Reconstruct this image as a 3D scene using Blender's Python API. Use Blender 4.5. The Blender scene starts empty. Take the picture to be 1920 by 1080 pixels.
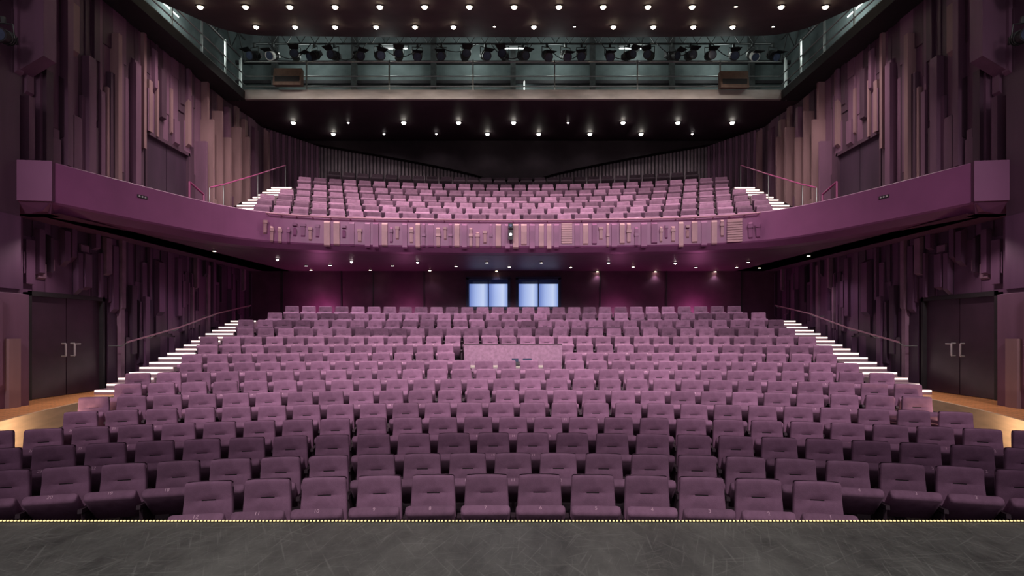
import bpy, math, random
from mathutils import Vector, Matrix
random.seed(7)
F=1066.7; EYE=1.55; CX=962.0; HY=625.0
scene=bpy.context.scene
COL=scene.collection
def P(px,py,d): return ((px-CX)/F*d, d, EYE+(HY-py)/F*d)

# ---------------- materials ----------------
def mat(name,col,rough=.6,var=.15,nscale=6.0,bump=0.0,metal=0.0,emit=None,es=0.0,sheen=0.0,rnd=None,spec=.4,stretch=None,bscale=None):
    m=bpy.data.materials.new(name); m.use_nodes=True
    nt=m.node_tree; n=nt.nodes; l=nt.links
    b=n['Principled BSDF']
    b.inputs['Roughness'].default_value=rough; b.inputs['Metallic'].default_value=metal
    b.inputs['Specular IOR Level'].default_value=spec
    if sheen:
        b.inputs['Sheen Weight'].default_value=sheen
        b.inputs['Sheen Roughness'].default_value=.4
        b.inputs['Sheen Tint'].default_value=(.9,.68,.85,1)
    tc=n.new('ShaderNodeTexCoord'); mp=n.new('ShaderNodeMapping')
    if stretch: mp.inputs['Scale'].default_value=stretch
    l.new(tc.outputs['Object'],mp.inputs['Vector'])
    no=n.new('ShaderNodeTexNoise'); no.inputs['Scale'].default_value=nscale; no.inputs['Detail'].default_value=4
    l.new(mp.outputs['Vector'],no.inputs['Vector'])
    r=n.new('ShaderNodeValToRGB')
    c=Vector(col)
    r.color_ramp.elements[0].position=.3; r.color_ramp.elements[1].position=.7
    r.color_ramp.elements[0].color=(*(c*(1-var)),1); r.color_ramp.elements[1].color=(*(c*(1+var)),1)
    l.new(no.outputs['Fac'],r.inputs['Fac'])
    out=r.outputs['Color']
    if rnd:
        if rnd[0]=='obj': ri=n.new('ShaderNodeObjectInfo'); ro=ri.outputs['Random']
        else: ri=n.new('ShaderNodeNewGeometry'); ro=ri.outputs['Random Per Island']
        mr=n.new('ShaderNodeMapRange'); mr.inputs['To Min'].default_value=rnd[1]; mr.inputs['To Max'].default_value=rnd[2]
        l.new(ro,mr.inputs['Value'])
        hs=n.new('ShaderNodeHueSaturation'); l.new(mr.outputs['Result'],hs.inputs['Value']); l.new(out,hs.inputs['Color'])
        out=hs.outputs['Color']
    l.new(out,b.inputs['Base Color'])
    if bump:
        nb=n.new('ShaderNodeTexNoise'); nb.inputs['Scale'].default_value=bscale or nscale*8; nb.inputs['Detail'].default_value=3
        l.new(mp.outputs['Vector'],nb.inputs['Vector'])
        bp=n.new('ShaderNodeBump'); bp.inputs['Strength'].default_value=bump; bp.inputs['Distance'].default_value=.01
        l.new(nb.outputs['Fac'],bp.inputs['Height']); l.new(bp.outputs['Normal'],b.inputs['Normal'])
    if emit:
        b.inputs['Emission Color'].default_value=(*emit,1); b.inputs['Emission Strength'].default_value=es
        m.cycles.emission_sampling='NONE'
    return m
SEATC=(.272,.138,.225)
M_seat=mat('plum_velvet',SEATC,.9,.16,9,.35,sheen=.10,rnd=('obj',.82,1.16),bscale=160,spec=.12)
M_seat2=mat('plum_velvet_rows',SEATC,.9,.16,9,.35,sheen=.10,rnd=('isl',.5,1.22),bscale=160,spec=.12)
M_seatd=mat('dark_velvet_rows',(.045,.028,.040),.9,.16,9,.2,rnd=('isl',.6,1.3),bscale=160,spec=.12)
M_slit=mat('dark_seam',(.012,.006,.01),.8)
M_arm=mat('dark_armrest',(.050,.026,.040),.6)
M_num=mat('pale_numeral',(.70,.42,.56),.5,.02,emit=(.9,.55,.7),es=.03)
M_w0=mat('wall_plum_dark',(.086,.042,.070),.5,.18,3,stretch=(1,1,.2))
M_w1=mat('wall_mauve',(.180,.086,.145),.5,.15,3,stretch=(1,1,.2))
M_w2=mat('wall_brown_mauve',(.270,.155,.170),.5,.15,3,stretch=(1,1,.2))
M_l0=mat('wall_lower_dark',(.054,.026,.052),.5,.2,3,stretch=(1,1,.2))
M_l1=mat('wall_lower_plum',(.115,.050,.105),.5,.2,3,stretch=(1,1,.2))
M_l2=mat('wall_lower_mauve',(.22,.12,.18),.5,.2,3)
M_bal=mat('balcony_purple',(.205,.062,.155),.45,.08,1.5)
M_bald=mat('balcony_purple_end_shaded',(.135,.045,.105),.5,.08,1.5)  # darker copy of the balcony purple; shade painted into the end pieces
M_soff=mat('soffit_plum',(.15,.06,.11),.5,.1,2)
M_block=mat('block_rose_brown',(.36,.19,.22),.5,.1,5)
M_back=mat('rear_wall_plum',(.080,.026,.058),.6,.2,2)
M_slat=mat('rear_slats',(.18,.135,.155),.6,.2,4)
M_slatb=mat('rear_slat_gap',(.05,.035,.045),.7,.2,4)
M_bulk=mat('bulkhead_black_plum',(.016,.011,.014),.8,.2,3,spec=.1)
M_black=mat('matt_black',(.010,.009,.010),.7,.2,5)
M_black2=mat('soft_black',(.022,.018,.022),.6,.2,5)
M_ceil=mat('ceiling_brown',(.064,.044,.048),.75,.12,1.5,spec=.15)
M_ceil2=mat('rear_ceiling',(.042,.024,.034),.6,.12,1.5,spec=.2)
M_teal=mat('gallery_grey_green',(.13,.16,.16),.8,.25,1.6,spec=.1)
M_steel=mat('steel_rail',(.35,.37,.36),.35,.1,8,metal=.7)
M_steeld=mat('dark_steel',(.08,.085,.085),.4,.2,8,metal=.5)
M_beam=mat('pale_metal_ledge',(.27,.235,.21),.45,.35,3,stretch=(.3,1,1))
M_rail=mat('rose_handrail',(.42,.20,.28),.35,.05,4,metal=.3)
M_railm=mat('magenta_lit_handrail',(.36,.06,.19),.35,.05,4)  # magenta light on the balcony rails is put into the base colour
M_carpet=mat('dark_carpet',(.034,.018,.030),.9,.3,20)
M_door=mat('plum_black_door',(.050,.024,.042),.38,.15,3)
M_chrome=mat('chrome',(.85,.82,.82),.25,.02,4,metal=.6)
M_lampW=mat('warm_lens',(1,.9,.75),.4,.01,emit=(1,.82,.58),es=30)
M_lampN=mat('neutral_lens',(1,.95,.9),.4,.01,emit=(1,.93,.82),es=30)
M_lampS=mat('small_lens',(1,.9,.9),.4,.01,emit=(1,.88,.86),es=16)
M_step=mat('stair_light',(1,.93,.85),.4,.01,emit=(1,.86,.76),es=1.5)
M_step.cycles.emission_sampling='AUTO'
M_tread=mat('stair_tread',(.28,.18,.22),.6,.1,5)
M_led=mat('led_bead',(1,.8,.4),.4,.01,emit=(1,.74,.34),es=1.2)
M_tube=mat('fluorescent_tube',(1,1,1),.4,.01,emit=(.92,1,.97),es=2.2)
M_fab=mat('rose_fabric',(.36,.20,.30),.85,.2,12,.3)
M_glass=mat('lamp_glass',(.09,.11,.18),.15,.2,8,metal=.3)
M_white=mat('pale_plastic',(.75,.72,.68),.5,.05,5)
M_deskt=mat('beige_desk_top',(.42,.36,.33),.5,.05,5)
M_pbrown=mat('speaker_brown',(.12,.07,.05),.6,.2,8)

def wood(name,c1,c2,scale):
    m=bpy.data.materials.new(name); m.use_nodes=True; nt=m.node_tree; n=nt.nodes; l=nt.links; b=n['Principled BSDF']
    tc=n.new('ShaderNodeTexCoord'); mp=n.new('ShaderNodeMapping'); mp.inputs['Rotation'].default_value=(0,0,0)
    mp.inputs['Scale'].default_value=scale
    br=n.new('ShaderNodeTexBrick'); br.inputs['Scale'].default_value=1; br.inputs['Mortar Size'].default_value=.012
    br.inputs['Color1'].default_value=(*c1,1); br.inputs['Color2'].default_value=(*c2,1); br.inputs['Mortar'].default_value=(*[x*.3 for x in c1],1)
    l.new(tc.outputs['Object'],mp.inputs['Vector']); l.new(mp.outputs['Vector'],br.inputs['Vector'])
    l.new(br.outputs['Color'],b.inputs['Base Color']); b.inputs['Roughness'].default_value=.4
    return m
M_wood=wood('oiled_wood_floor',(.84,.36,.14),(.62,.24,.09),(1.2,5,1))
M_woodp=mat('pale_wood',(.66,.45,.30),.45,.12,2,stretch=(1,1,6))

def stage_mat():
    m=bpy.data.materials.new('scuffed_stage_floor'); m.use_nodes=True; nt=m.node_tree; n=nt.nodes; l=nt.links; b=n['Principled BSDF']
    tc=n.new('ShaderNodeTexCoord')
    mp0=n.new('ShaderNodeMapping'); mp0.inputs['Scale'].default_value=(1,.4,1); l.new(tc.outputs['Object'],mp0.inputs['Vector'])
    base=n.new('ShaderNodeTexNoise'); base.inputs['Scale'].default_value=2.2; base.inputs['Detail'].default_value=12; base.inputs['Roughness'].default_value=.8
    l.new(mp0.outputs['Vector'],base.inputs['Vector'])
    r=n.new('ShaderNodeValToRGB'); r.color_ramp.elements[0].position=.36; r.color_ramp.elements[0].color=(.055,.056,.052,1)
    r.color_ramp.elements[1].position=.66; r.color_ramp.elements[1].color=(.165,.165,.152,1)
    l.new(base.outputs['Fac'],r.inputs['Fac'])
    prev=r.outputs['Color']
    for k,(rot,th) in enumerate([(1.2,.62),(-1.1,.63),(.6,.64),(-.4,.65),(.1,.63),(1.5,.64)]):
        mp=n.new('ShaderNodeMapping'); mp.vector_type='TEXTURE'
        mp.inputs['Rotation'].default_value=(0,0,rot); mp.inputs['Scale'].default_value=(1.7,.06,1)
        mp.inputs['Location'].default_value=(k*3.1,k*1.7,0)
        l.new(tc.outputs['Object'],mp.inputs['Vector'])
        s=n.new('ShaderNodeTexNoise'); s.inputs['Scale'].default_value=3.0; s.inputs['Detail'].default_value=4; s.inputs['Distortion'].default_value=.35
        l.new(mp.outputs['Vector'],s.inputs['Vector'])
        rr=n.new('ShaderNodeValToRGB'); rr.color_ramp.elements[0].position=th-.02; rr.color_ramp.elements[0].color=(0,0,0,1)
        rr.color_ramp.elements[1].position=th+.06; rr.color_ramp.elements[1].color=(1,1,1,1)
        l.new(s.outputs['Fac'],rr.inputs['Fac'])
        mx=n.new('ShaderNodeMixRGB'); mx.blend_type='MIX'; mx.inputs['Color2'].default_value=(.27,.27,.25,1)
        mu=n.new('ShaderNodeMath'); mu.operation='MULTIPLY'; mu.inputs[1].default_value=.38
        l.new(rr.outputs['Color'],mu.inputs[0]); l.new(mu.outputs[0],mx.inputs['Fac']); l.new(prev,mx.inputs['Color1']); prev=mx.outputs['Color']
    l.new(prev,b.inputs['Base Color']); b.inputs['Roughness'].default_value=.42
    return m
M_stage=stage_mat()

# ---------------- mesh builder ----------------
class B:
    def __init__(s,mats): s.v=[];s.f=[];s.m=[];s.mats=mats
    def quad(s,a,b,c,d,m=0):
        i=len(s.v); s.v+=[tuple(a),tuple(b),tuple(c),tuple(d)]; s.f.append((i,i+1,i+2,i+3)); s.m.append(m)
    def hexa(s,p,m=0):
        i=len(s.v); s.v+=[tuple(q) for q in p]
        for f in ((0,3,2,1),(4,5,6,7),(0,1,5,4),(1,2,6,5),(2,3,7,6),(3,0,4,7)):
            s.f.append(tuple(i+k for k in f)); s.m.append(m)
    def box(s,x0,x1,y0,y1,z0,z1,m=0):
        if x0>x1:x0,x1=x1,x0
        s.hexa([(x0,y0,z0),(x1,y0,z0),(x1,y1,z0),(x0,y1,z0),(x0,y0,z1),(x1,y0,z1),(x1,y1,z1),(x0,y1,z1)],m)
    def cyl(s,p0,p1,r,n=10,m=0,r1=None):
        p0=Vector(p0);p1=Vector(p1);a=(p1-p0).normalized()
        u=a.cross(Vector((0,0,1)));
        if u.length<.01:u=a.cross(Vector((1,0,0)))
        u.normalize();w=a.cross(u); r1=r if r1 is None else r1
        i=len(s.v)
        for k in range(n):
            t=2*math.pi*k/n; s.v.append(tuple(p0+(u*math.cos(t)+w*math.sin(t))*r))
        for k in range(n):
            t=2*math.pi*k/n; s.v.append(tuple(p1+(u*math.cos(t)+w*math.sin(t))*r1))
        for k in range(n):
            s.f.append((i+k,i+(k+1)%n,i+n+(k+1)%n,i+n+k)); s.m.append(m)
        s.f.append(tuple(i+k for k in range(n))[::-1]); s.m.append(m)
        s.f.append(tuple(i+n+k for k in range(n))); s.m.append(m)
    def tube(s,pts,r,n=8,m=0):
        for a,b in zip(pts[:-1],pts[1:]): s.cyl(a,b,r,n,m)
    def mesh(s,name,smooth=False):
        me=bpy.data.meshes.new(name); me.from_pydata(s.v,[],s.f)
        for m in s.mats: me.materials.append(m)
        me.polygons.foreach_set('material_index',s.m)
        if smooth: me.polygons.foreach_set('use_smooth',[True]*len(s.f))
        me.update(); return me
def fixn(me):
    import bmesh
    bm=bmesh.new(); bm.from_mesh(me); bmesh.ops.recalc_face_normals(bm,faces=bm.faces); bm.to_mesh(me); bm.free()
def obj(name,data,parent=None,label=None,cat=None,kind=None,group=None,loc=None,rot=None):
    o=bpy.data.objects.new(name,data); COL.objects.link(o)
    if parent: o.parent=parent
    if label:o['label']=label
    if cat:o['category']=cat
    if kind:o['kind']=kind
    if group:o['group']=group
    if loc:o.location=loc
    if rot:o.rotation_euler=rot
    return o
def mk(name,b,**k):
    sm=k.pop('smooth',False)
    me=b.mesh(name,sm); fixn(me); return obj(name,me,**k)
def spotl(name,loc,power,col,angle,parent=None,target=None,radius=.06,blend=.6):
    L=bpy.data.lights.new(name,'SPOT'); L.energy=power; L.color=col; L.spot_size=math.radians(angle); L.spot_blend=blend; L.shadow_soft_size=radius
    o=bpy.data.objects.new(name,L); COL.objects.link(o); o.location=loc
    if target is not None:
        o.rotation_euler=(Vector(target)-Vector(loc)).to_track_quat('-Z','Y').to_euler()
    if parent: o.parent=parent
    return o

# ---------------- seats ----------------
def pad(w0,w1,h,t,us,vs,ex,shape=None,slit=False):
    v=[];f=[];m=[]
    nu=len(us);nv=len(vs)
    for s in (-1,1):
        for vv in vs:
            hw=(w0+(w1-w0)*(vv+1)/2)/2
            rc=1-.05*max(0,(abs(vv)-.84)/.16)**3
            for u in us:
                zc=1-.022*max(0,(abs(u)-.75)/.25)**2
                pr=(max(0,1-abs(u)**ex)**.5)*(max(0,1-abs(vv)**ex)**.5)
                y=s*t/2*pr
                if slit and s==-1 and abs(u)<.34 and .30<vv<.38: y+=.012
                p=[u*hw*rc,y,vv*h/2*zc]
                if shape:p=shape(p,u,vv,s)
                v.append(tuple(p))
    for s in (0,1):
        o=s*nu*nv
        for j in range(nv-1):
            for i in range(nu-1):
                a=o+j*nu+i
                q=(a,a+1,a+nu+1,a+nu)
                f.append(q if s==0 else q[::-1])
                cu=(us[i]+us[i+1])/2; cv=(vs[j]+vs[j+1])/2
                m.append(1 if (slit and s==0 and abs(cu)<.30 and .31<cv<.37) else 0)
    return v,f,m
US=[-1,-.997,-.975,-.92,-.55,-.29,0,.29,.55,.92,.975,.997,1]
VS=[-1,-.997,-.975,-.88,-.3,.0,.28,.32,.36,.40,.6,.82,.93,.975,.997,1]
def bshape(p,u,vv,s):
    x,y,z=p
    y+= .16*(z) + (.05*max(0,vv-.45)*-1 if s==-1 else 0)
    if s==-1: y+= .020*(abs(u)**2)*-1+.010
    return [x,y+.20,z+.66]
bv,bf,bm_=pad(.476,.424,.54,.070,US,VS,40,bshape,True)
TH=math.radians(46)
CU=[-1,-.992,-.96,-.85,0,.85,.96,.992,1]; 
def cshape(p,u,vv,s):
    x,y,z=p
    dep=z+.21; th=-y
    yy=-dep*math.cos(TH)+th*math.sin(TH); zz=dep*math.sin(TH)+th*math.cos(TH)
    return [x,.12+yy,.40+zz]
cv_,cf_,cm_=pad(.45,.480,.40,.11,CU,CU,26,cshape)
def amesh(sx):
    b=B([M_arm]); x0,x1=(sx*.248,sx*.266)
    b.box(x0,x1,-.10,.24,.0,.50)
    xa,xb=(sx*.244,sx*.2695)
    b.hexa([(min(xa,xb),-.18,.52),(max(xa,xb),-.18,.52),(max(xa,xb),.22,.49),(min(xa,xb),.22,.49),
            (min(xa,xb),-.17,.56),(max(xa,xb),-.17,.56),(max(xa,xb),.22,.54),(min(xa,xb),.22,.54)])
    return b
def rawmesh(name,v,f,m,mats,smooth=True):
    me=bpy.data.meshes.new(name); me.from_pydata(v,[],f)
    for q in mats: me.materials.append(q)
    me.polygons.foreach_set('material_index',m)
    if smooth: me.polygons.foreach_set('use_smooth',[True]*len(f))
    import bmesh
    bb=bmesh.new(); bb.from_mesh(me); bmesh.ops.remove_doubles(bb,verts=bb.verts,dist=.0003); bmesh.ops.recalc_face_normals(bb,faces=bb.faces); bb.to_mesh(me); bb.free()
    me.update(); return me
ME_back=rawmesh('backrest',bv,bf,bm_,[M_seat,M_slit])
ME_cush=rawmesh('seat_cushion',cv_,cf_,cm_,[M_seat])
ME_al=amesh(-1).mesh('armrest'); ME_ar=amesh(1).mesh('armrest')
fixn(ME_al);fixn(ME_ar)
NUM={}
def nummesh(k):
    if k in NUM:return NUM[k]
    c=bpy.data.curves.new('n','FONT'); c.body=str(k); c.size=.052; c.align_x='CENTER'; c.align_y='CENTER'
    o=bpy.data.objects.new('tmp',c); COL.objects.link(o); bpy.context.view_layer.update()
    me=bpy.data.meshes.new_from_object(o); me.name='seat_number'
    me.materials.clear(); me.materials.append(M_num)
    R=Matrix.Rotation(math.radians(90)-TH,4,'X')
    dep=.412; th=.01
    y=.12-dep*math.cos(TH)+th*math.sin(TH); z=.40+dep*math.sin(TH)+th*math.cos(TH)
    me.transform(Matrix.Translation((0,y,z))@R)
    bpy.data.objects.remove(o); NUM[k]=me; return me
CA=-10.0; CB=-6.0; PITCH=.54; SH=.93
stalls=[(5.8,890,12),(6.8,850,21),(7.8,812,24),(8.8,782,27),(9.75,755,26),(10.7,731,27),(11.65,710,28),(12.6,692,29),
 (13.55,676,28),(14.5,661,29),(15.45,646,30),(16.4,631,31),(17.35,616,30),(18.3,601,31),(19.25,588,30),(20.2,576,29)]
OFFS=[0,0,0,0,.12,-.2,.15,-.1,.22,-.15,.1,-.22,.15,-.1,.2,0]
balc=[(18,402,29),(18.85,391.5,30),(19.7,381,31),(20.55,370,30),(21.4,358,29),(22.2,346,30),(23,333,27)]
seats=[]
def ztop(d,py): return EYE+(HY-py)/F*d
for ri,(d,py,n) in enumerate(stalls):
    R=d-CA; zf=ztop(d,py)-SH
    for k in range(n):
        ph=(k-(n-1)/2+OFFS[ri])*PITCH/R; r=R-.2
        x=r*math.sin(ph); y=CA+r*math.cos(ph)
        if ri in (9,10) and abs(x)<1.38: continue
        seats.append((y,x,y,zf,ph,n-k,ri,0))
for ri,(d,py,n) in enumerate(balc):
    R=d-CB; zf=ztop(d,py)-SH
    for k in range(n):
        ph=(k-(n-1)/2)*PITCH/R; r=R-.2
        seats.append((CB+r*math.cos(ph)+100,r*math.sin(ph),CB+r*math.cos(ph),zf,ph,n-k,ri,1))
seats.sort(key=lambda s:s[0])
ind=seats[:300]; rest=seats[300:]
for (_,x,y,z,ph,no,ri,bl) in ind:
    e=bpy.data.objects.new('theatre_seat',None); COL.objects.link(e); e.empty_display_size=.1
    e.location=(x,y,z); e.rotation_euler=(0,0,-ph)
    lab='plum velvet tip-up theatre seat in a curved stalls row'
    if ri<4: lab='plum velvet tip-up theatre seat bearing pale number %d'%no
    e['label']=lab; e['category']='theatre seat'; e['group']='plum theatre seats in curved rows'
    for nm,me in (('backrest',ME_back),('seat_cushion',ME_cush),('armrest',ME_al),('armrest',ME_ar),('seat_number',nummesh(no))):
        o=bpy.data.objects.new(nm,me); COL.objects.link(o); o.parent=e
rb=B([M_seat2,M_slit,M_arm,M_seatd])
def append_me(b,me,M,mapm):
    i=len(b.v); b.v+=[tuple(M@v.co) for v in me.vertices]
    for p in me.polygons: b.f.append(tuple(i+k for k in p.vertices)); b.m.append(mapm[p.material_index])
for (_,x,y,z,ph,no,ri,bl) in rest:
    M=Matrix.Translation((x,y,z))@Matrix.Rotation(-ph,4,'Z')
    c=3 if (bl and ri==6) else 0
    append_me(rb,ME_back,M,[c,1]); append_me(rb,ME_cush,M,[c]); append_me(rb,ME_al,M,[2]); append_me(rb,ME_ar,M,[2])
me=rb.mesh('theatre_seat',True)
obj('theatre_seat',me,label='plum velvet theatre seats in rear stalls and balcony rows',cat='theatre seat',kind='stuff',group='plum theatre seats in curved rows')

# ---------------- floor terraces ----------------
def terrace(b,C,rows,xl,front,back,m=0,zbase=None,side=True,ft=.62):
    n=28
    xs=[-xl+2*xl*i/n for i in range(n+1)]
    prev=zbase
    for i,(d,z) in enumerate(rows):
        r0=(d-C)-ft if i else front-C
        r1=(rows[i+1][0]-C)-ft if i+1<len(rows) else None
        for a,c in zip(xs[:-1],xs[1:]):
            ya=C+math.sqrt(r0*r0-a*a); yc=C+math.sqrt(r0*r0-c*c)
            if r1: y2a=C+math.sqrt(r1*r1-a*a); y2c=C+math.sqrt(r1*r1-c*c)
            else: y2a=y2c=back
            b.quad((a,ya,z),(c,yc,z),(c,y2c,z),(a,y2a,z),m)
            if prev is not None: b.quad((a,ya,prev),(c,yc,prev),(c,yc,z),(a,ya,z),m)
        if side and zbase is not None:
            for s in (0,-1):
                a=xs[s]; ya=C+math.sqrt(r0*r0-a*a); y2=C+math.sqrt(r1*r1-a*a) if r1 else back
                b.quad((a,ya,zbase),(a,y2,zbase),(a,y2,z),(a,ya,z),m)
        prev=z
fb=B([M_carpet])
srows=[(d,ztop(d,py)-SH-.004) for d,py,n in stalls]
terrace(fb,CA,srows,8.58,5.75,21.5,0,-1.2)
fb.quad((-12,3,-.86),(12,3,-.86),(12,13,-.86),(-12,13,-.86))
mk('floor',fb,kind='structure',label='dark carpeted stepped stalls floor under the seat rows',cat='floor')

# ---------------- stage ----------------
sb=B([M_stage,M_black])
sb.box(-9.5,9.5,-6,4.66,-.12,0,0); sb.box(-9.5,9.5,-6,4.6,-.85,-.12,1)
mk('stage',sb,label='dark grey scuffed stage floor facing the auditorium',cat='stage',kind='structure')
lb=B([M_black,M_led]); lb.box(-9.5,9.5,4.66,4.70,-.03,.004,0)
x=-5
while x<5:
    lb.box(x,x+.013,4.672,4.684,.004,.012,1); x+=.030
mk('led_light_strip',lb,label='thin strip of warm yellow LED beads along the stage edge',cat='light strip')

# ---------------- side walls ----------------
def relief(b,sg,d0,d1,z0,z1,rg,mi,holes=(),dens=1.0,big=.38,fins=None,wid=(.16,.42)):
    d=d0
    while d<d1:
        w=min(rg.uniform(*wid),d1-d+.001); pr=rg.uniform(0,.03); m=rg.choice(mi[0])
        hs=[h for h in holes if d<h[1] and d+w>h[0]]
        spans=[(z0,z1)]
        if hs:
            h=hs[0]; spans=[]
            if h[2]>z0+.05: spans.append((z0,h[2]))
            spans.append((h[3],z1))
        for (a,c) in spans:
            zc=rg.uniform(a+.3*(c-a),a+.8*(c-a))
            b.box(sg*(10.3),sg*(10-pr),d,d+w,a,zc,m); b.box(sg*(10.3),sg*(10-rg.uniform(0,.05)),d,d+w,zc,c,rg.choice(mi[0]))
        k=rg.choice([1,1,2,2]) if rg.random()<dens else 0
        for _ in range(k):
            a,c=rg.choice(spans)
            if c-a<.5: continue
            L=rg.uniform(.2,.7)*(c-a)
            if fins and rg.random()<.35: lo=a
            else: lo=rg.uniform(a,max(a,c-L*.6))
            hi=min(c,lo+L)
            if hi-lo<.25: continue
            P0=rg.uniform(.05,big); ww=w*rg.uniform(.4,.85); dd=d+rg.uniform(0,w-ww)
            mm=rg.choice(mi[1]); xo=sg*(10-P0); xi=sg*10.0
            sl=P0*rg.choice([0,.5,1.0]); st=P0*rg.choice([0,0,.6])
            b.hexa([(xi,dd,lo),(xo,dd,lo+sl),(xo,dd+ww,lo+sl),(xi,dd+ww,lo),(xi,dd,hi),(xo,dd,hi-st),(xo,dd+ww,hi-st),(xi,dd+ww,hi)],mm)
        d+=w
BALPARTS=[]
for side,sg in (('left',-1),('right',1)):
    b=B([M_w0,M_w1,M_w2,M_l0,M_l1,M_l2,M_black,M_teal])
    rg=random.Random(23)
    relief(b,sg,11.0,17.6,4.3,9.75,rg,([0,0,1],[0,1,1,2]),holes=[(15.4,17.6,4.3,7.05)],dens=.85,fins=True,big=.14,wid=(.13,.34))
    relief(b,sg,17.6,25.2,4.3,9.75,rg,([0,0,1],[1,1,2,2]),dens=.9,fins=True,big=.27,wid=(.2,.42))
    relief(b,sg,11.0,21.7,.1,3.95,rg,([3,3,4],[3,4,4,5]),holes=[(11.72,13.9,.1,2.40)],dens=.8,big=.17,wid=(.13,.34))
    b.box(sg*10.3,sg*10.5,6,26,-1,9.9,3)
    b.box(sg*10.28,sg*10.32,15.4,17.6,4.3,7.1,6)
    for (d,w,lo,hi,p,mm) in [(11.45,.32,6.95,9.8,.55,1),(11.35,.14,4.9,6.3,.34,1),(11.95,.18,5.0,7.1,.20,0),(12.55,.16,5.2,9.8,.18,1),(13.2,.22,4.95,8.0,.17,1),(14.1,.14,5.0,9.0,.22,2),(14.8,.2,4.9,8.6,.20,1),(17.9,.1,5.0,7.6,.34,1),(18.2,.10,5.0,8.4,.40,2),(18.8,.08,5.2,8.9,.38,2),(19.3,.11,5.6,8.2,.40,2),(20.0,.1,6,8.8,.42,2),(20.7,.10,6.2,8.7,.4,2)]:
        xo=sg*(10-p); xi=sg*10
        b.hexa([(xi,d,lo-.25*p),(xo,d,lo+.35*p),(xo,d+w,lo+.35*p),(xi,d+w,lo-.25*p),(xi,d,hi),(xo,d,hi),(xo,d+w,hi),(xi,d+w,hi)],mm)
    b.box(sg*9.52,sg*10.4,8.5,10.98,.1,6.5,0); b.box(sg*9.95,sg*10.4,8.5,10.98,6.5,13,6)
    b.box(sg*9.49,sg*9.55,10.2,10.97,2.4,3.8,4)
    b.box(sg*10.5,sg*10.7,6,21.6,9.7,13.2,7)
    for i in range(20):
        t=i/20; xx=10.0-1.5*t; yy=22.6+2.4*t
        b.box(sg*(xx-.06),sg*(xx+.3),yy,yy+.07,6,9.75,1 if i%2 else 0)
    mk('wall_'+side,b,kind='structure',label='plum wall of irregular vertical timber relief planks',cat='wall')
    pb=B([M_w1,M_w2])
    pb.hexa([(sg*9.38,10.0,.16),(sg*10.0,10.0,.16),(sg*10.0,11.02,.16),(sg*9.38,11.02,.16),(sg*9.38,10.0,2.30),(sg*10,10.0,2.38),(sg*10,11.02,2.38),(sg*9.38,11.02,2.30)],0)
    pb.box(sg*9.30,sg*9.38,10.5,10.75,.16,1.45,1); pb.box(sg*9.33,sg*9.38,10.15,10.4,.6,2.2,0)
    mk('trim_1' if sg<0 else 'trim_2',pb,kind='structure',label='short mauve panelled pillar beside the stalls door',cat='pillar')
    wb=B([M_wood,M_woodp])
    ed=[(7.75,8.4),(8.0,9.2),(8.22,10.0),(8.42,10.9),(8.6,11.8),(8.65,13.0)]
    for (xa,ya),(xc,yc) in zip(ed[:-1],ed[1:]):
        wb.quad((sg*xa,ya,.16),(sg*xc,yc,.16),(sg*10.3,yc,.16),(sg*10.3,ya,.16),0)
        wb.quad((sg*xa,ya,.20),(sg*xc,yc,.20),(sg*xc,yc,-.9),(sg*xa,ya,-.9),1)
        wb.quad((sg*xa,ya,.20),(sg*xc,yc,.20),(sg*(xc+.05),yc,.20),(sg*(xa+.05),ya,.20),1)
        wb.quad((sg*(xa+.05),ya,.20),(sg*(xc+.05),yc,.20),(sg*(xc+.05),yc,.16),(sg*(xa+.05),ya,.16),1)
    wb.quad((sg*8.65,13.0,.16),(sg*10.3,13.0,.16),(sg*10.3,13.9,.16),(sg*8.65,13.9,.16),0)
    mk('entrance_platform',wb,label='raised wooden entrance landing with pale wood curved side',cat='platform',kind='structure')
    def door(name,d0,d1,z0,z1,lab,handles,lm,fm):
        db=B([fm])
        db.box(sg*9.97,sg*10.28,d0-.07,d0,z0,z1+.1); db.box(sg*9.97,sg*10.28,d1,d1+.07,z0,z1+.1); db.box(sg*9.97,sg*10.28,d0-.07,d1+.07,z1,z1+.1)
        D=mk(name,db,kind='structure',label=lab,cat='door')
        md=(d0+d1)/2
        for a,c in ((d0,md-.012),(md+.012,d1)):
            q=B([lm]); q.box(sg*10.06,sg*10.11,a,c,z0+.01,z1); mk('door_leaf',q,parent=D)
        if handles:
            for dd in (md-.13,md+.13):
                h=B([M_chrome]); zc=z0+1.02
                h.tube([(sg*10.06,dd,zc-.14),(sg*9.97,dd,zc-.14),(sg*9.97,dd,zc+.14),(sg*10.06,dd,zc+.14)],.018)
                mk('door_handle',h,parent=D,label='chrome D-shaped pull handle')
            h=B([M_chrome]); zc=z0+1.15; h.cyl((sg*9.99,md+.13,zc),(sg*9.99,md+.33,zc),.014); mk('door_lever',h,parent=D,label='chrome lever')
    door('door_1' if sg<0 else 'door_2',11.79,13.83,.16,2.33,'dark plum double door with chrome pull handles off the landing',True,M_door,M_black2)
    door('door_3' if sg<0 else 'door_4',15.5,17.5,4.9,7.0,'dark recessed double door at balcony level',False,M_l0,M_w0)
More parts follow.
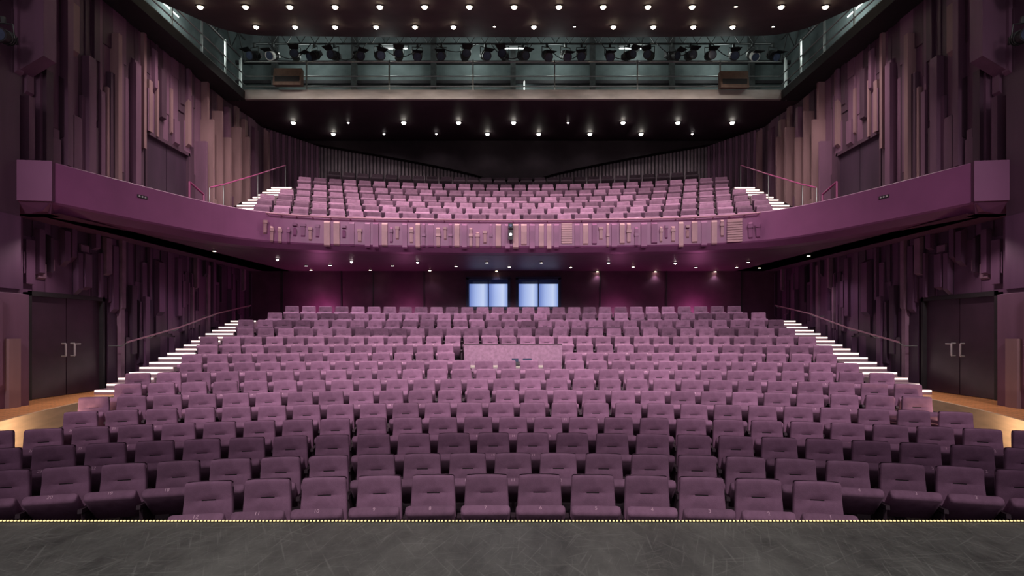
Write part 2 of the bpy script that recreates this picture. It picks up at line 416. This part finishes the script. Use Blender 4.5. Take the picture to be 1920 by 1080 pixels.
    def stairs(name,d0,z0,d1,z1,n,xa,xb,lab,zb,top=True,th=.045):
        t=B([M_tread,M_carpet])
        for i in range(n):
            z=z0+(z1-z0)*(i+1)/n; y=d0+(d1-d0)*i/n; y2=d0+(d1-d0)*(i+1)/n
            t.box(sg*xa,sg*xb,y,y2,zb,z,0)
        if top: S=mk(name,t,label=lab,cat='staircase',kind='structure')
        else: S=mk(name,t,label=lab)
        for i in range(n):
            z=z0+(z1-z0)*(i+1)/n; y=d0+(d1-d0)*i/n
            q=B([M_step]); q.box(sg*(xa+.02),sg*(xb-.02),y-.02,y+.005,z-th,z-.005); mk('step_light',q,parent=S)
        return S
    stairs('side_staircase',12.9,.16,19.5,1.98,17,8.62,9.5,'side stairs with glowing white step nosings beside stalls seats',.0)
    BALPARTS.append(stairs('balcony_staircase',17.0,4.72,22.0,7.1,13,8.40,9.2,'side stairs with glowing white step edges',4.3,False,.045))
    lab='slim rose metal handrail along the side stairs'
    h=B([M_rail]); pts=[(sg*9.5,14.0,1.33),(sg*9.5,16.2,1.72),(sg*9.5,18.2,2.18),(sg*9.5,20.6,2.56)]
    h.tube(pts,.022)
    H=mk('handrail',h,label=lab,cat='handrail')
    for p in pts+[(sg*9.5,15.1,1.525),(sg*9.5,17.2,1.95)]:
        q=B([M_steel]); q.tube([(p[0],p[1],p[2]-.01),(p[0]+sg*.12,p[1],p[2]-.09),(p[0]+sg*.45,p[1],p[2]-.09)],.012); mk('rail_bracket',q,parent=H)
    h=B([M_railm]); pts=[(sg*8.8,22.0,8.05),(sg*8.75,19.5,7.0),(sg*8.75,17.2,6.05),(sg*8.75,16.4,5.75)]
    h.tube(pts,.022)
    H=mk('handrail',h,label='magenta-lit handrail descending beside the balcony stairs',cat='handrail')
    for p in pts:
        q=B([M_steel]); q.cyl((p[0],p[1],p[2]),(p[0],p[1],p[2]-1.0),.012); mk('rail_post',q,parent=H)
    h=B([M_railm]); a=sg*8.65
    h.tube([(a,15.2,4.3),(a,15.2,5.60),(a,15.9,5.43),(a,15.9,4.3)],.026)
    mk('guard_rail',h,label='short magenta-lit tubular guard rail at foot of balcony stairs',cat='guard rail')

# ---------------- rear walls ----------------
WZ0,WZ1=P(0,578,21.5)[2],P(0,521,21.5)[2]
def wx(px,d=21.5): return (px-CX)/F*d
b=B([M_back,M_black2])
XL,XA,XB,XC,XD=-10.2,wx(876),wx(955),wx(969),wx(1050)
b.box(XL,XA,21.5,21.7,0,3.95); b.box(XB,XC,21.5,21.7,0,3.95); b.box(XD,10.2,21.5,21.7,0,3.95)
for a,c in((XA,XB),(XC,XD)): b.box(a,c,21.5,21.7,0,WZ0); b.box(a,c,21.5,21.7,WZ1,3.95)
for px in (530,640,700,795,1125,1250,1390): b.box(wx(px)-.02,wx(px)+.02,21.47,21.5,1.5,3.9,1)
mk('wall_back',b,kind='structure',label='dark plum rear stalls wall with control room windows',cat='wall')
def blind():
    m=bpy.data.materials.new('lit_blue_blind'); m.use_nodes=True; nt=m.node_tree;n=nt.nodes;l=nt.links;bb=n['Principled BSDF']
    tc=n.new('ShaderNodeTexCoord'); no=n.new('ShaderNodeSeparateXYZ')
    l.new(tc.outputs['Generated'],no.inputs[0]); r=n.new('ShaderNodeValToRGB')
    r.color_ramp.elements[0].position=0; r.color_ramp.elements[0].color=(.12,.19,.52,1); r.color_ramp.elements[1].position=.35; r.color_ramp.elements[1].color=(.36,.46,.78,1)
    e=r.color_ramp.elements.new(.75); e.color=(.54,.63,.88,1); e=r.color_ramp.elements.new(1); e.color=(.20,.30,.64,1)
    l.new(no.outputs['X'],r.inputs['Fac']); l.new(r.outputs['Color'],bb.inputs['Emission Color']); bb.inputs['Emission Strength'].default_value=1.0
    bb.inputs['Base Color'].default_value=(.1,.12,.2,1); m.cycles.emission_sampling='NONE'; return m
M_blind=blind(); M_wfr=mat('window_frame_blue',(.03,.03,.09),.5,.1)
for k,(a,c) in enumerate(((XA,XB),(XC,XD))):
    q=B([M_wfr]); t=.06
    q.box(a-.04,c+.04,21.44,21.6,WZ0-.04,WZ0+t);q.box(a-.04,c+.04,21.44,21.6,WZ1-t,WZ1+.04);q.box(a-.04,a+t,21.44,21.6,WZ0,WZ1);q.box(c-t,c+.04,21.44,21.6,WZ0,WZ1)
    mid=(a+c)/2; q.box(mid-.015,mid+.015,21.5,21.6,WZ0,WZ1)
    q.box(a,c,22.2,22.25,WZ0,WZ1)
    W=mk('window_%d'%(k+1),q,kind='structure',label='control room window with glowing blue blinds',cat='window')
    for u,v in ((a+t+.01,mid-.02),(mid+.02,c-t-.01)):
        q=B([M_blind]); q.box(u,v,21.62,21.64,WZ0+t,WZ1-.22); mk('window_blind',q,parent=W)
    q=B([M_glass]); q.box(a+.2,a+.9,21.7,21.8,WZ1-.2,WZ1-.1); mk('blind_box',q,parent=W)
b=B([M_slat,M_slatb])
b.box(-10.2,10.2,25.1,25.3,4,10.3,1)
x=-10
while x<10:
    b.box(x,x+.09,25.03,25.1,6,10,0); x+=.155
mk('wall_balcony_back',b,kind='structure',label='dark vertical slatted wall behind the balcony seats',cat='wall')
b=B([M_bulk]); n=48
def zb(x):
    t=min(1,max(0,abs(x)-1.0)/7.9)
    return 8.2+1.6*t**.8
for i in range(n):
    a=-9.4+18.8*i/n; c=-9.4+18.8*(i+1)/n
    b.hexa([(a,24.6,zb(a)),(c,24.6,zb(c)),(c,24.95,zb(c)),(a,24.95,zb(a)),(a,24.6,9.88),(c,24.6,9.88),(c,24.95,9.88),(a,24.95,9.88)])
mk('bulkhead',b,label='black curved bulkhead hanging over the balcony rear wall',cat='bulkhead',kind='structure')

# ---------------- balcony ----------------
ctrl=[(0,16.6),(2,16.54),(4,16.38),(5.2,16.18),(6.1,15.92),(6.8,15.55),(7.35,15.0),(7.85,14.1),(8.42,12.6),(8.95,11.0)]
def catm(pts,n=6):
    out=[]
    for i in range(len(pts)-1):
        p0=pts[max(0,i-1)];p1=pts[i];p2=pts[i+1];p3=pts[min(len(pts)-1,i+2)]
        for k in range(n):
            t=k/n
            out.append(tuple(.5*((2*p1[j])+(-p0[j]+p2[j])*t+(2*p0[j]-5*p1[j]+4*p2[j]-p3[j])*t*t+(-p0[j]+3*p1[j]-3*p2[j]+p3[j])*t**3) for j in (0,1)))
    out.append(pts[-1]); return out
half=catm([(-2,16.54)]+ctrl)[6:]
curve=[(-x,y) for x,y in half[::-1]][:-1]+half
nrm=[]
for i in range(len(curve)):
    a=curve[max(0,i-1)];c=curve[min(len(curve)-1,i+1)]
    t=Vector((c[0]-a[0],c[1]-a[1])).normalized(); nrm.append(Vector((-t.y,t.x)))
def off(i,o): return (curve[i][0]+nrm[i].x*o, curve[i][1]+nrm[i].y*o)
prof=[(.16,4.3),(.16,4.86),(.13,4.88),(.02,4.88),(0,4.86),(0,4.10),(.03,4.06),(.22,3.93),(.6,3.90)]
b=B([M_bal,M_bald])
nP=len(prof)
for i in range(len(curve)):
    for o,z in prof:
        x,y=off(i,o); b.v.append((x,y,z))
for i in range(len(curve)-1):
    for k in range(nP-1):
        b.f.append((i*nP+k,i*nP+k+1,(i+1)*nP+k+1,(i+1)*nP+k)); b.m.append(0)
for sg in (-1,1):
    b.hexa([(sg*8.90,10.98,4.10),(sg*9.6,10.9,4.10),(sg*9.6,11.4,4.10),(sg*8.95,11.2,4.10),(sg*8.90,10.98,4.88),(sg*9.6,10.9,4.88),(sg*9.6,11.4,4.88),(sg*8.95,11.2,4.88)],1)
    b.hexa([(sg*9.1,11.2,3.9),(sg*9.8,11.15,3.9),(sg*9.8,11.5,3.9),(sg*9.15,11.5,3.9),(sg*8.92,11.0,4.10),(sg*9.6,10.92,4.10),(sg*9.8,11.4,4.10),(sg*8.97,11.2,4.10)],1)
me=b.mesh('balcony'); fixn(me)
for p in me.polygons:
    if p.material_index==0: p.use_smooth=False
BAL=obj('balcony',me,label='curved purple balcony front spanning the auditorium',cat='balcony')
for s in BALPARTS: s.parent=BAL
q=B([M_soff]); 
for i in range(len(curve)-1):
    a=off(i,.55);c=off(i+1,.55)
    for z in (3.9,4.3): q.quad((a[0],a[1],z),(c[0],c[1],z),(c[0],21.6 if z<4 else 17.6,z),(a[0],21.6 if z<4 else 17.6,z))
for sg in (-1,1):
    q.quad((sg*8.9,11.2,3.9),(sg*10.2,11.2,3.9),(sg*10.2,21.6,3.9),(sg*8.4,21.6,3.9)); q.quad((sg*9,11.3,4.3),(sg*10.2,11.3,4.3),(sg*10.2,25,4.3),(sg*8.3,25,4.3))
    q.quad((sg*9,11.3,3.9),(sg*9,11.3,3.93),(sg*10.2,11.3,3.93),(sg*10.2,11.3,3.9))
mk('balcony_soffit',q,parent=BAL,label='smooth plum underside')
q=B([M_carpet]); terrace(q,CB,[(d,ztop(d,py)-SH-.004) for d,py,n in balc],8.38,17.2,25.0,0,4.2,ft=.56)
mk('balcony_tier',q,parent=BAL,label='dark stepped seating tier')
def cy(x): 
    for i in range(len(curve)-1):
        if curve[i][0]<=x<=curve[i+1][0]:
            t=(x-curve[i][0])/(curve[i+1][0]-curve[i][0]); return curve[i][1]*(1-t)+curve[i+1][1]*t,nrm[i]
    return 16,Vector((0,1))
rg=random.Random(8)
blocks=[]
px=512
while px<1412:
    ty=rg.choice('nnnnwsss')
    if px<560 or px>1375: ty='n'
    w={'n':rg.uniform(4,7),'w':rg.uniform(18,26),'s':rg.uniform(8,11)}[ty]
    blocks.append((px,w,ty)); px+=w+rg.uniform(4.5,8.5)
print('BLOCKS',len(blocks))
for px,w,ty in blocks[:99]:
    d=16.2; xa=(px-CX)/F*d; xc=(px+w-CX)/F*d; xm=(xa+xc)/2; y,nn=cy(xm); hw=(xc-xa)/2
    zt=4.74 if ty!='n' else rg.choice([4.74,4.62,4.5]); zl=rg.choice([4.04,4.06,4.10,4.16]) if ty!='n' else rg.choice([4.1,4.2,4.3]); dp=rg.uniform(.05,.10)
    q=B([M_block if (ty=='w' or rg.random()<.6) else M_bal])
    if ty=='w':
        q.box(-hw,hw,-.04,0.0,zl,zt)
        z=zl
        while z<zt-.03: q.box(-hw,hw,-dp,-.04,z,z+.045); z+=.068
    else:
        q.hexa([(-hw,-dp*.6,zl),(hw,-dp*.6,zl),(hw,0.0,zl-.04),(-hw,0.0,zl-.04),(-hw,-dp,zt-.06),(hw,-dp,zt-.06),(hw,0.0,zt),(-hw,0.0,zt)])
        if ty=='n' : q.box(-hw*1.3,hw*1.3,-dp-.02,0,zl+.25,zl+.33)
    mk('acoustic_block',q,parent=BAL,loc=(xm,y,0),rot=(0,0,math.atan2(-nn.x,nn.y)))
h=B([M_rail]); pts=[]
for i in range(len(curve)):
    if abs(curve[i][0])<=6.85:
        x,y=off(i,-.16); pts.append((x,y,4.82))
h.tube(pts,.028)
FR=mk('front_rail',h,parent=BAL,label='rose tubular rail')
for i in range(0,len(pts),3):
    q=B([M_rail]); p=pts[i]; q.tube([p,(p[0],p[1]+.17,p[2]-.02)],.014); mk('rail_bracket',q,parent=FR)
for sg in (-1,1):
    q=B([M_black2,M_chrome]); q.box(-.008,.008,-.12,.12,-.035,.035,0)
    for k in (-.07,0,.07): q.cyl((-sg*.008,k,0),(-sg*.014,k,0),.02,10,1)
    mk('socket_plate',q,label='small black connector plate on the balcony front',cat='socket plate',loc=(sg*8.345,12.8,4.62),rot=(0,0,sg*math.radians(19.5)))
q=B([M_black2,M_glass,M_steel]); q.box(-.07,.07,-.14,.1,-.02,.12,0); q.cyl((0,-.14,.05),(0,-.2,.05),.04,12,1); q.box(-.07,.07,-.10,.02,-.34,-.06,0); q.cyl((0,-.10,-.2),(0,-.14,-.2),.045,12,2)
mk('projector',q,label='small black projector unit mounted on the balcony front',cat='projector',loc=(-.07,16.42,4.58))

# ---------------- ceilings ----------------
b=B([M_ceil2,M_beam])
b.hexa([(-10.2,19.75,9.63),(10.2,19.75,9.63),(10.2,25.3,9.95),(-10.2,25.3,9.95),(-10.2,19.75,9.8),(10.2,19.75,9.8),(10.2,25.3,10.2),(-10.2,25.3,10.2)])
b.box(-9.3,9.3,19.62,19.75,9.63,9.95,1)
mk('ceiling',b,kind='structure',label='dark plum ceiling over the balcony with pale front ledge',cat='ceiling')
b=B([M_black]); b.box(-11,11,5,26,13.2,13.4); mk('ceiling_void',b,kind='structure',label='black upper ceiling above the technical galleries',cat='ceiling')
def sz(d): return 5.74+.3*d
outl=[(9.2,11.5),(9.2,16.8)]
for k in range(7):
    t=k/6*math.pi/2; outl.append((8.1+1.1*math.cos(t),17.3+1.5*math.sin(t)))
outl.append((4,19.0)); 
poly=[(x,y) for x,y in outl]+[(-x,y) for x,y in outl[::-1]]
b=B([M_ceil]); n=len(poly)
b.v=[(x,y,sz(y)) for x,y in poly]+[(x,y,sz(y)+.3) for x,y in poly]
b.f=[tuple(range(n)),tuple(range(n,2*n))[::-1]]+[(i,(i+1)%n,n+(i+1)%n,n+i) for i in range(n)]; b.m=[0]*len(b.f)
mk('ceiling_canopy',b,kind='structure',label='dark brown suspended ceiling canopy with rounded corners',cat='ceiling')
def dlmesh(r,ml):
    q=B([M_black2,ml]); q.cyl((0,0,0),(0,0,-.03),r*1.35,16,0); q.cyl((0,0,-.03),(0,0,-.036),r,16,1); m=q.mesh('ceiling_downlight'); fixn(m); return m
def dlmesh2(r,ml):
    q=B([M_black2,ml]); q.cyl((0,0,0),(0,0,-.03),r*1.5,16,0)
    n=14
    rings=[(r*math.cos(a),-.03-r*.9*math.sin(a)) for a in (0,.35,.7,1.05,1.35)]
    i0=len(q.v)
    for rr,z in rings:
        for k in range(n):
            t=2*math.pi*k/n; q.v.append((rr*math.cos(t),rr*math.sin(t),z))
    for j in range(len(rings)-1):
        for k in range(n):
            q.f.append((i0+j*n+k,i0+j*n+(k+1)%n,i0+(j+1)*n+(k+1)%n,i0+(j+1)*n+k)); q.m.append(1)
    q.f.append(tuple(i0+(len(rings)-1)*n+k for k in range(n))); q.m.append(1)
    m=q.mesh('ceiling_downlight'); fixn(m); return m
D1=dlmesh2(.075,M_lampW); D2=dlmesh2(.08,M_lampN); D3=dlmesh2(.04,M_lampS); D4=dlmesh(.04,M_lampW)
def dl(me,loc,grp,lab,power,col,ang,rot=None,radius=.07):
    o=obj('ceiling_downlight',me,label=lab,cat='downlight',group=grp,loc=loc,rot=rot)
    if power>0:
        L=spotl('lamp',(0,0,-.14),power,col,ang,parent=o,radius=radius)
WARM=(1,.88,.82)
tilt=(math.atan(.3),0,0)
for px in (375,460,543,628,712,796,880,964,1048,1131,1215,1298,1380,1465,1548):
    d=4.19/(615/F-.3) ; 
    dl(D1 if px!=1380 else D4,((px-CX)/F*d,d,sz(d)-.002),'downlights in the ceiling canopy','bright warm recessed downlight in the brown canopy',330 if px!=1380 else 15,WARM,115,tilt)
for i,px in enumerate((480,553,628,705,778,850,927,1001,1077,1150,1225,1300,1374,1450)):
    d=4.19/(577/F-.3)
    small=px in(927,1077,1450)
    dl(D4 if small else D1,((px-CX)/F*d,d,sz(d)-.002),'downlights in the ceiling canopy','warm recessed downlight near the canopy edge',40 if small else 170,WARM,115,tilt)
def rz(d): return 9.63+(d-19.75)*.32/5.55
for px in (550,653,757,860,963,1065,1168,1271,1373):
    d=22.1; small=px in(653,1065)
    dl(D3 if small else D2,((px-CX)/F*d,d,rz(d)-.002),'downlights above the balcony','bright recessed downlight above balcony seats',20,(1,.9,.92),95)
for px in (625,720,818,914,1010,1106,1202,1298):
    d=23.6; small=px in(720,818,1298)
    dl(D3 if small else D2,((px-CX)/F*d,d,rz(d)-.002),'downlights above the balcony','recessed downlight near the balcony rear wall',30,(1,.9,.92),150)
for px,py in ((402,469),(520,485),(574,497),(583,505),(619,496),(659,489),(694,505),(736,497),(783,490),(806,506),(855,498),(913,491),(931,507),(955,499),(1015,491),(1070,500),(1120,508),(1141,491),(1187,499),(1229,508),(1266,492),(1305,500),(1341,508),(1381,500),(1403,490),(1424,501),(1516,478)):
    d=(3.9-EYE)*F/(HY-py)
    pw=52 if d<20 else 5
    dl(D3 if px in(520,659,783,1141,1266) else D4,((px-CX)/F*d,d,3.898),'small downlights under the balcony','small recessed downlight under the balcony',pw,(1,.88,.95),125,radius=.04)

# ---------------- technical gallery ----------------
b=B([M_teal,M_black2,M_steeld]); b.box(-10.5,10.5,21.6,21.8,9.8,13.2,0)
for z in (10.35,11.0,11.75): b.box(-10.5,10.5,21.5,21.6,z,z+.12,1)
for x in range(-9,10,3): b.box(x-.1,x+.1,21.4,21.6,9.9,13.2,2)
mk('wall_gallery',b,kind='structure',label='grey-green rear wall of the technical lighting gallery',cat='wall')
g=B([M_steel])
for z in (10.1,10.45,10.95): g.cyl((-9.3,19.7,z),(9.3,19.7,z),.022)
G=mk('gallery_railing',g,label='steel tube railing along the lighting gallery edge',cat='railing')
for px in (450,575,730,887,1040,1195,1350,1474):
    q=B([M_steel]); x=(px-CX)/F*19.7; q.box(x-.02,x+.02,19.66,19.72,9.62,11.0); mk('railing_post',q,parent=G)
for sg in (-1,1):
    s=B([M_black]); s.box(sg*9.25,sg*10.6,8,19.7,9.62,9.9); mk('side_gallery',s,label='black side gallery deck above the timber wall',cat='gallery deck',kind='structure')
    g=B([M_steel])
    for z in (10.15,10.5,11.0): g.cyl((sg*9.3,11,z),(sg*9.3,19.7,z),.022)
    g.cyl((sg*9.3,11,9.93),(sg*9.3,19.7,9.93),.03)
    G=mk('gallery_railing',g,label='steel tube railing along the side gallery',cat='railing')
    for y in (12.5,14,15.5,17,18.4,19.5):
        q=B([M_steel]); q.box(sg*9.28,sg*9.33,y-.03,y+.03,9.9,11.05); mk('railing_post',q,parent=G)
    t=B([M_steeld])
    for z in (11.6,12.4): t.cyl((sg*9.9,11,z),(sg*9.9,21,z),.04)
    for y in range(12,21): t.cyl((sg*9.9,y,11.6),(sg*9.9,y+.5,12.4),.02); t.cyl((sg*9.9,y+.5,12.4),(sg*9.9,y+1,11.6),.02)
    mk('lighting_truss',t,label='dark lattice truss above the side gallery',cat='truss')
    for ya in (13,16.5):
        q=B([M_tube]); q.cyl((sg*10.47,ya,11.45),(sg*10.47,ya+1.3,11.45),.02,8); mk('fluorescent_light',q,label='white tube light on side gallery wall',cat='tube light')
    for y in (13.6,17.2):
        L=bpy.data.lights.new('gallery_lamp','POINT'); L.energy=45; L.color=(.9,1,.95); L.shadow_soft_size=.25; o=bpy.data.objects.new('gallery_lamp',L); COL.objects.link(o); o.location=(sg*9.75,y,11.2)
t=B([M_steeld])
t.cyl((-9.2,20.1,11.78),(9.2,20.1,11.78),.03); t.cyl((-9.2,20.1,12.2),(9.2,20.1,12.2),.03)
for i in range(36):
    x=-9+i*.5; t.cyl((x,20.1,11.78),(x+.25,20.1,12.2),.014); t.cyl((x+.25,20.1,12.2),(x+.5,20.1,11.78),.014)
mk('lighting_truss',t,label='dark lattice lighting bar across the gallery',cat='truss')
for px in (740,965,1185):
    x=(px-CX)/F*20.9
    q=B([M_tube,M_steeld]); q.cyl((x-.45,20.9,12.02),(x+.45,20.9,12.02),.018,8,0); q.cyl((x-.45,21.0,12.06),(x+.45,21.0,12.06),.018,8,0); q.box(x-.5,x+.5,20.85,21.05,12.10,12.18,1)
    for xx in (x-.4,x+.4): q.cyl((xx,20.95,12.15),(xx,20.95,13.2),.012,6,1)
    mk('fluorescent_light',q,label='bright white tube light above the gallery',cat='tube light')
for x in (-7.5,-4.5,-1.5,1.5,4.5,7.5):
    L=bpy.data.lights.new('gallery_lamp','POINT'); L.energy=34; L.color=(.9,1,.96); L.shadow_soft_size=.3; o=bpy.data.objects.new('gallery_lamp',L); COL.objects.link(o); o.location=(x,20.55,11.7)
q=B([M_tube]); x=wx(983,21.3); q.box(x-.02,x+.02,21.3,21.5,10.2,11.0); mk('vertical_light',q,label='slim vertical white lamp on gallery wall',cat='tube light')
def lantern():
    q=B([M_black2,M_steeld]); q.cyl((0,.18,0),(0,-.10,0),.10,14,0,.125); q.cyl((0,-.10,0),(0,-.20,0),.125,14,0,.135); q.box(-.07,.07,.18,.26,-.07,.07,0)
    for k in (-.02,.04,.10): q.cyl((0,k,0),(0,k+.015,0),.135,14,1)
    body=q.mesh('lantern_body'); fixn(body)
    q=B([M_glass]); q.cyl((0,-.201,0),(0,-.208,0),.11,16); lens=q.mesh('lantern_lens'); fixn(lens)
    q=B([M_steeld]); q.tube([(-.15,0,0),(-.15,0,.24),(.15,0,.24),(.15,0,0)],.012); q.box(-.03,.03,-.03,.03,.24,.36); yo=q.mesh('yoke'); fixn(yo)
    q=B([M_black]); 
    q.hexa([(-.12,-.2,.11),(.12,-.2,.11),(.12,-.19,.12),(-.12,-.19,.12),(-.16,-.36,.2),(.16,-.36,.2),(.16,-.35,.21),(-.16,-.35,.21)]); bd=q.mesh('barn_door'); fixn(bd)
    return body,lens,yo,bd
LB,LL,LY,LD=lantern(); rg=random.Random(3)
LBw=LB.copy(); LBw.materials[0]=M_white
for px in (478,513,555,590,628,672,712,748,783,828,873,910,945,980,1025,1060,1090,1143,1178,1217,1260,1293,1330,1375,1410,1448):
    x=(px-CX)/F*20.1; bright=px in (513,1410)
    e=bpy.data.objects.new('stage_lantern',None); COL.objects.link(e); e.location=(x,20.05,11.34); e.scale=(1.2,1.2,1.2)
    e['label']='silver theatre lantern hanging from the gallery bar' if bright else 'black theatre lantern hanging from the gallery lighting bar'; e['category']='stage light'; e['group']='theatre lanterns on the gallery bar'
    y=bpy.data.objects.new('yoke',LY); COL.objects.link(y); y.parent=e
    ry=rg.uniform(-.7,.7); rx=rg.uniform(.1,.7); y.rotation_euler=(0,0,ry)
    for nm,m in (('lantern_body',LBw if bright else LB),('lantern_lens',LL),('barn_door',LD)):
        o=bpy.data.objects.new(nm,m); COL.objects.link(o); o.parent=e; o.rotation_euler=(rx,0,ry)
for i in range(9):
    xa=-8.6+i*1.95; pts=[]
    dip=rg.uniform(.25,.6)
    for k in range(9):
        t=k/8; pts.append((xa+1.5*t,20.02,11.76-dip*4*t*(1-t)))
    q=B([M_black2]); q.tube(pts,.014,6); mk('power_cable',q,label='black cable looping below the gallery lighting bar',cat='cable',group='cables on the gallery bar')
for px,py in ((540,145),(1376,150)):
    p=P(px,py,19.45); q=B([M_pbrown,M_black]); q.hexa([(-.48,-.12,-.30),(.48,-.12,-.30),(.48,.14,-.26),(-.48,.14,-.26),(-.48,-.02,.30),(.48,-.02,.30),(.48,.16,.28),(-.48,.16,.28)],0)
    q.box(-.42,.42,-.10,-.085,-.2,.0,1); q.box(-.04,.04,.12,.26,.10,.16,1)
    mk('loudspeaker',q,label='brown boxed loudspeaker on the gallery railing',cat='loudspeaker',loc=p)
for sg in (-1,1):
    for z in (7.2,8.2):
        e=bpy.data.objects.new('stage_lantern',None); COL.objects.link(e); e.location=(sg*9.68,10.85,z); e['label']='black theatre lantern in the dark side lighting slot'; e['category']='stage light'; e['group']='theatre lanterns in side slots'
        for nm,m in (('lantern_body',LB),('lantern_lens',LL),('yoke',LY)):
            o=bpy.data.objects.new(nm,m); COL.objects.link(o); o.parent=e; o.rotation_euler=(.2,0,-sg*.2)

# ---------------- mixing position ----------------
zt=ztop(15.0,646); zl=ztop(15.0,686)-.3
q=B([M_fab,M_arm]); q.box(wx(870,15),wx(1054,15),15.0,15.08,zl,zt,0); q.box(wx(870,15),wx(1054,15),14.99,15.09,zt,zt+.02,1)
mk('sound_desk_partition',q,label='low rose fabric partition around the sound desk',cat='partition')
zd=ztop(14.2,687); zfl=ztop(14.5,661)-SH
q=B([M_deskt,M_black2]); q.box(-1.2,1.2,14.0,14.7,zd-.04,zd,0)
for x in (-1.1,1.1): q.box(x-.03,x+.03,14.1,14.6,zfl,zd-.04,1)
mk('desk',q,label='pale narrow desk top in the sound position',cat='desk')
for k,(x,w) in enumerate(((.05,.12),(.36,.16))):
    q=B([M_black2,M_glass,M_steel]); q.hexa([(-w,-.12,0),(w,-.12,0),(w,.12,0),(-w,.12,0),(-w,-.12,.05),(w,-.12,.05),(w,.12,.11),(-w,.12,.11)],0)
    q.box(-w*.7,w*.7,.1,.12,.10,.19,1)
    mk('control_console',q,label='small dark lighting control console with screen on the desk',cat='control console',loc=(x,14.35,zd))

# ---------------- lighting ----------------
for px,e in ((600,34),(760,18),(1160,18),(1310,34)):
    L=bpy.data.lights.new('wall_glow','POINT'); L.energy=e*.8; L.color=(1,.25,.62); L.shadow_soft_size=.08
    o=bpy.data.objects.new('wall_glow',L); COL.objects.link(o); o.location=(wx(px,20.95),20.95,2.35)
for x in (-7,-2.5,2.5,7):
    spotl('front_fill_light',(x,1.0,9.0),3900,(1,.87,.90),56,target=(x*.75,15.2,.9),radius=.8,blend=1)  # added fill spots above the stage, brightening the middle rows
    spotl('upper_fill_light',(x,1.0,8.0),420,(1,.87,.90),80,target=(x*1.2,18,6.5),radius=.8,blend=1)  # added fill spots lifting the balcony and upper walls
for x in (-5,5):
    spotl('stage_wash_lamp',(x,-1.0,8),1200,(1,.97,.92),58,target=(x*.5,1.9,0),radius=.4,blend=.4)
for sg in (-1,1):
    L=bpy.data.lights.new('landing_fill_light','POINT'); L.energy=30; L.color=(1,.75,.5); L.shadow_soft_size=.05; o=bpy.data.objects.new('landing_fill_light',L); COL.objects.link(o); o.location=(sg*7.3,9.0,.0)  # added unseen fill light to brighten the wooden landing
    spotl('door_fill_light',(sg*8.9,11.6,3.85),90,(1,.85,.8),110,target=(sg*9.3,11.2,0),radius=.05)  # added fill spot to brighten the floor by the door
w=bpy.data.worlds.new('World'); scene.world=w; w.use_nodes=True
bg=w.node_tree.nodes['Background']; bg.inputs[0].default_value=(.90,.80,.90,1); bg.inputs[1].default_value=.24
cam=bpy.data.cameras.new('Camera'); cam.lens=20; cam.sensor_width=36; cam.shift_y=85/1920; cam.shift_x=-2/1920; cam.clip_end=100
co=bpy.data.objects.new('Camera',cam); COL.objects.link(co); co.location=(0,0,EYE); co.rotation_euler=(math.pi/2,0,0); scene.camera=co
scene.view_settings.view_transform='Standard'
print('SEATS',len(seats),'IND',len(ind))
